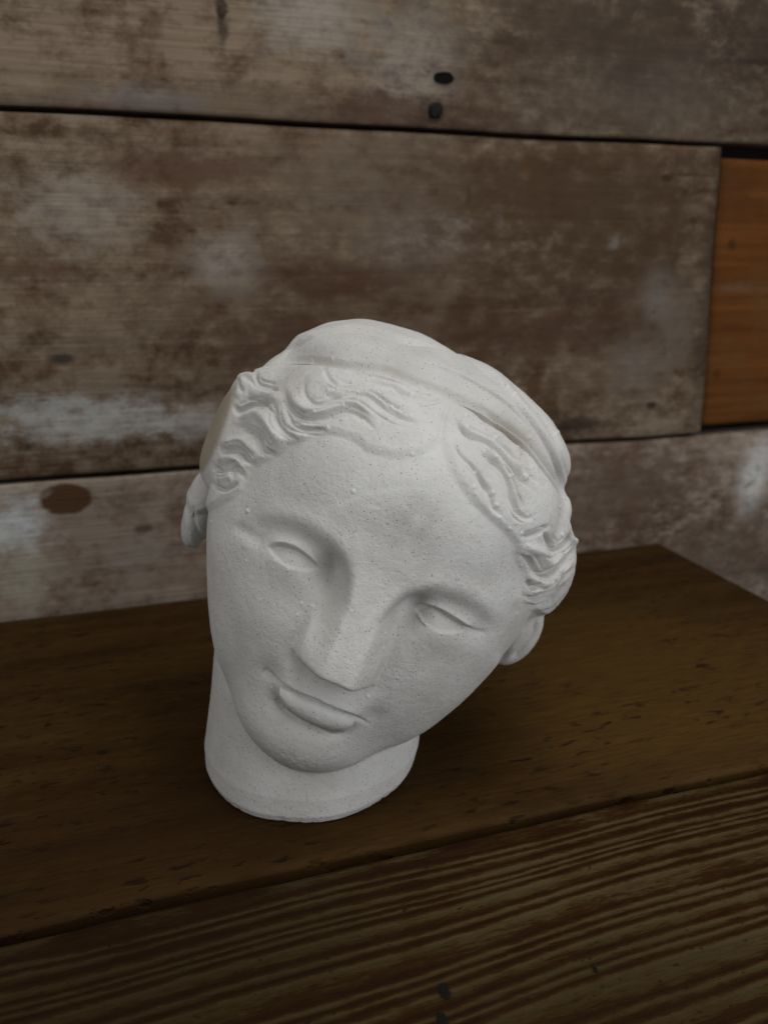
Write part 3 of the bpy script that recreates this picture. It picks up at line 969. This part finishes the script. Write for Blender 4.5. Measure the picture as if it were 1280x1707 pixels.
def chase(P, N, VM):
    """second pass: chased lines, texture and bubbles (mm)"""
    X, vis = in_view(P, N)
    disp = np.zeros(len(P))
    s = np.where(vis > 0)[0]
    Xs = X[s]
    ds = np.zeros(len(s))
    hsd, csd = regions(Xs)
    Pm = P[s] * 1000
    stroke(None, Xs, ds, BORDER, 5.0, 3.8, 'g')
    for g, amp, amp2 in ((FOLDS, 1.1, 1.1), (LOCKS, 1.5, 1.9), (FACE_LINES, 1.0, 1.0)):
        for pts, w, h, kind in g:
            a = amp2 if pts[len(pts) // 2][0] > 740 else amp
            if g is FOLDS and kind == 'g':
                a = 1.6
            if g is LOCKS and kind == 'g':
                w = w * 0.8
            stroke(None, Xs, ds, pts, w, h * a, kind)
            if g is LOCKS and kind == 'g' and len(pts) > 3 and h > .9:        # finer strands running beside each lock line
                L = catmull(pts, 8)
                nn = np.gradient(L, axis=0)
                nn = np.stack([nn[:, 1], -nn[:, 0]], -1) / (np.linalg.norm(nn, axis=1)[:, None] + 1e-6)
                ph = pts[0][0] * .37
                n0 = max(1, len(L) // 9)
                for o in (-8.5, -4.8, 5.2, 9.0):
                    wob = o + 1.6 * np.sin(np.arange(len(L)) * .55 + ph + o)
                    stroke(None, Xs, ds, (L + nn * wob[:, None])[n0:len(L) - n0], 2.1, .42 if abs(o) < 6 else .6, 'g')
    ds += np.exp(-((Xs[:, 0] - 475) / 55) ** 2 - ((Xs[:, 1] - 1268) / 22) ** 2) * (.20 * vnoise(Pm, .45, 41) + .16 * vnoise(Pm, 1.0, 42))
    for e in EYES:
        ds -= 1.1 * sstep(1.5, -4.5, poly_sd(Xs, e))
    lip = poly_sd(Xs, LOWER_LIP)
    ds += 2.2 * (1 - np.exp(-(np.clip(-lip, 0, 30) / 7.5) ** 1.4)) * (lip < 0)
    # uneven hand of the sculptor in hair and cloth
    Pm = P[s] * 1000
    ds += np.where(hsd < 0, 1, 0) * sstep(0, -10, hsd) * (0.14 * vnoise(Pm, .2, 5) + .10 * vnoise(Pm, .5, 6))
    ds += 0.22 * vnoise(Pm, .07, 1) + 0.07 * vnoise(Pm, .3, 2) + 0.05 * vnoise(Pm, .8, 3)
    for bx, by, r in BUBBLES:
        q = (Xs[:, 0] - bx) ** 2 + (Xs[:, 1] - by) ** 2
        m = q < (r * 1.3) ** 2
        ds[m] += 0.10 * r * np.sqrt(np.clip(1 - q[m] / (r * .95) ** 2, 0, 1))
    cut = sstep(4.0, 1.5, np.abs(-0.944 * (VM[s, 0] + 85) + 0.33 * (VM[s, 2] + 62))) * sstep(-34, -24, VM[s, 1])
    disp[s] = ds * vis[s] * (1 - cut)
    hs = np.full(len(P), 99.0)
    cs = np.full(len(P), 99.0)
    hs[s], cs[s] = hsd, csd
    return disp, hs, cs, X, vis


def make_head():
    vm, quads = build_head(VOX)
    P = to_world(vm)
    q = quads[:, ::-1]
    me = bpy.data.meshes.new('tmp')

    def fill(me, P, q):
        me.clear_geometry()
        me.vertices.add(len(P))
        me.vertices.foreach_set('co', P.astype(np.float32).ravel())
        me.loops.add(len(q) * 4)
        me.loops.foreach_set('vertex_index', q.astype(np.int32).ravel())
        me.polygons.add(len(q))
        me.polygons.foreach_set('loop_start', np.arange(0, len(q) * 4, 4, dtype=np.int32))
        me.polygons.foreach_set('use_smooth', np.ones(len(q), bool))
        me.update(calc_edges=True)

    def normals(me):
        n = np.empty(len(me.vertices) * 3, np.float32)
        me.vertex_normals.foreach_get('vector', n)
        return n.reshape(-1, 3).astype(float)

    fill(me, P, q)
    N = normals(me)
    if ((P - P.mean(0)) * N).sum(1).mean() < 0:
        q = q[:, ::-1]
        fill(me, P, q)
        N = normals(me)
    low = block_out(P, N)
    P = P + N * low[:, None] / 1000
    fill(me, P, q)
    N = normals(me)
    disp, hsd, csd, X, vis = chase(P, N, vm)
    P2 = P + N * disp[:, None] / 1000
    P2[:, 2] = np.maximum(P2[:, 2], 0.0002)
    fill(me, P2, q)
    N2 = normals(me)
    # grime: brown settled in the valleys of hair and cloth, grey smudge on the brow, sawn side
    E = P2 + N2 * 0
    stain = np.ones((len(P), 3))
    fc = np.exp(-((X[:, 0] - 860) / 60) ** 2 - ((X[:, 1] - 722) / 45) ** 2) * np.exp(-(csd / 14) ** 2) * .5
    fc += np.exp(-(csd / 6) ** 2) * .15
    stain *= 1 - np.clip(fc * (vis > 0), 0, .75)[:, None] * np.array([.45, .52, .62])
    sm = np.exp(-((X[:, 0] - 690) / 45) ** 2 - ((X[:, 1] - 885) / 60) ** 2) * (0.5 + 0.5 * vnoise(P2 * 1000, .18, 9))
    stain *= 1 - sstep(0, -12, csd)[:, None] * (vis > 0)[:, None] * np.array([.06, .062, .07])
    for pts, w, a in (([(538, 853), (580, 836), (625, 822), (690, 816), (722, 822)], 5, .07), ([(608, 1040), (624, 1018), (645, 998)], 4, .08), ([(520, 572), (548, 566)], 10, .06), ([(880, 760), (892, 776)], 7, .06)):
        dd = seg_dist(X, catmull(pts))[0]
        stain *= 1 + a * np.exp(-(dd / w) ** 2)[:, None] * (vis > 0)[:, None] * np.array([.9, 1.0, 1.1])
    mot = vnoise(P2 * 1000, .045, 31) * .6 + vnoise(P2 * 1000, .12, 32) * .4
    stain *= 1 - .07 * sstep(-.1, .6, mot)[:, None] * np.array([.8, 1.0, 1.3])
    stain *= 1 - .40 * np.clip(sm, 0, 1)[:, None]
    for bx, by, r in BUBBLES:
        m = ((X[:, 0] - bx) ** 2 + (X[:, 1] - by) ** 2 < (r * .9) ** 2) & (vis > 0)
        stain[m] = np.minimum(stain[m] * 1.12, 1.1)
    sl = sstep(3.0, 1.0, np.abs(-0.944 * (vm[:, 0] + 85) + 0.33 * (vm[:, 2] + 62))) * sstep(-34, -24, vm[:, 1])
    stain *= 1 - sl[:, None] * np.array([.45, .52, .62])
    # which part each face belongs to
    lab = np.zeros(len(P), int)                       # 0 face
    back = (vis <= 0) | (vm[:, 2] < -100)
    zw = P2[:, 2]
    lab[(hsd < 0) & (vm[:, 2] > -130)] = 1            # hair
    lab[(csd < 0)] = 2                                # headscarf
    lab[back & (vm[:, 1] > -5)] = 2
    lab[back & (vm[:, 1] <= -5)] = 1
    rad = np.hypot(P2[:, 0] - BASE_W[0], P2[:, 1] - BASE_W[1])
    nk = neck_mask(vm, P2)
    lab[nk] = 3
    for sx, c in ((1, EARS[0][0]), (-1, EARS[1][0])):
        e = ell(vm, c, EARS[0 if sx > 0 else 1][1]) < 1.2
        lab[e & (hsd > -2) & ~nk & (np.abs(vm[:, 0]) > 76)] = 4 if sx > 0 else 5
    root = empty('plaster_head', (BASE_W[0], BASE_W[1], 0))
    tag(root, 'white plaster cast of a classical head tilted to one side on the dark shelf', 'sculpture')
    fl = np.sort(lab[q], axis=1)[:, 1]
    mat = plaster()
    for k, nm in enumerate(('face', 'hair', 'headscarf', 'neck', 'ear', 'ear')):
        fs = q[fl == k]
        if len(fs) == 0:
            continue
        used = np.unique(fs)
        mp = np.full(len(P), -1)
        mp[used] = np.arange(len(used))
        m2 = bpy.data.meshes.new(nm)
        fill(m2, P2[used] - np.array(root.location), mp[fs])
        ca = m2.color_attributes.new('stain', 'FLOAT_COLOR', 'POINT')
        ca.data.foreach_set('color', np.concatenate([stain[used], np.ones((len(used), 1))], 1).astype(np.float32).ravel())
        m2.normals_split_custom_set_from_vertices(N2[used].tolist())
        o = link_mesh(nm, m2, mat)
        o.parent = root
    bpy.data.meshes.remove(me)
    return root


def neck_mask(vm, P):
    zw = P[:, 2] * 1000
    lean = RT[:2] * LEAN
    cx = P[:, 0] * 1000 - BASE_W[0] * 1000 - lean[0] * zw
    cy = P[:, 1] * 1000 - BASE_W[1] * 1000 - lean[1] * zw - LEANB * zw
    nd = np.abs(np.hypot(cx, cy) - np.interp(zw, BX, BY))
    jaw = np.full(len(vm), 50.0)
    m = nd < 4
    jaw[m] = core_sdf(vm[m])
    return ((nd < 2.5) | (zw < 1)) & (jaw > 2.0) & (zw < 95)


VOX = 0.40
#DETAIL_END
make_head()
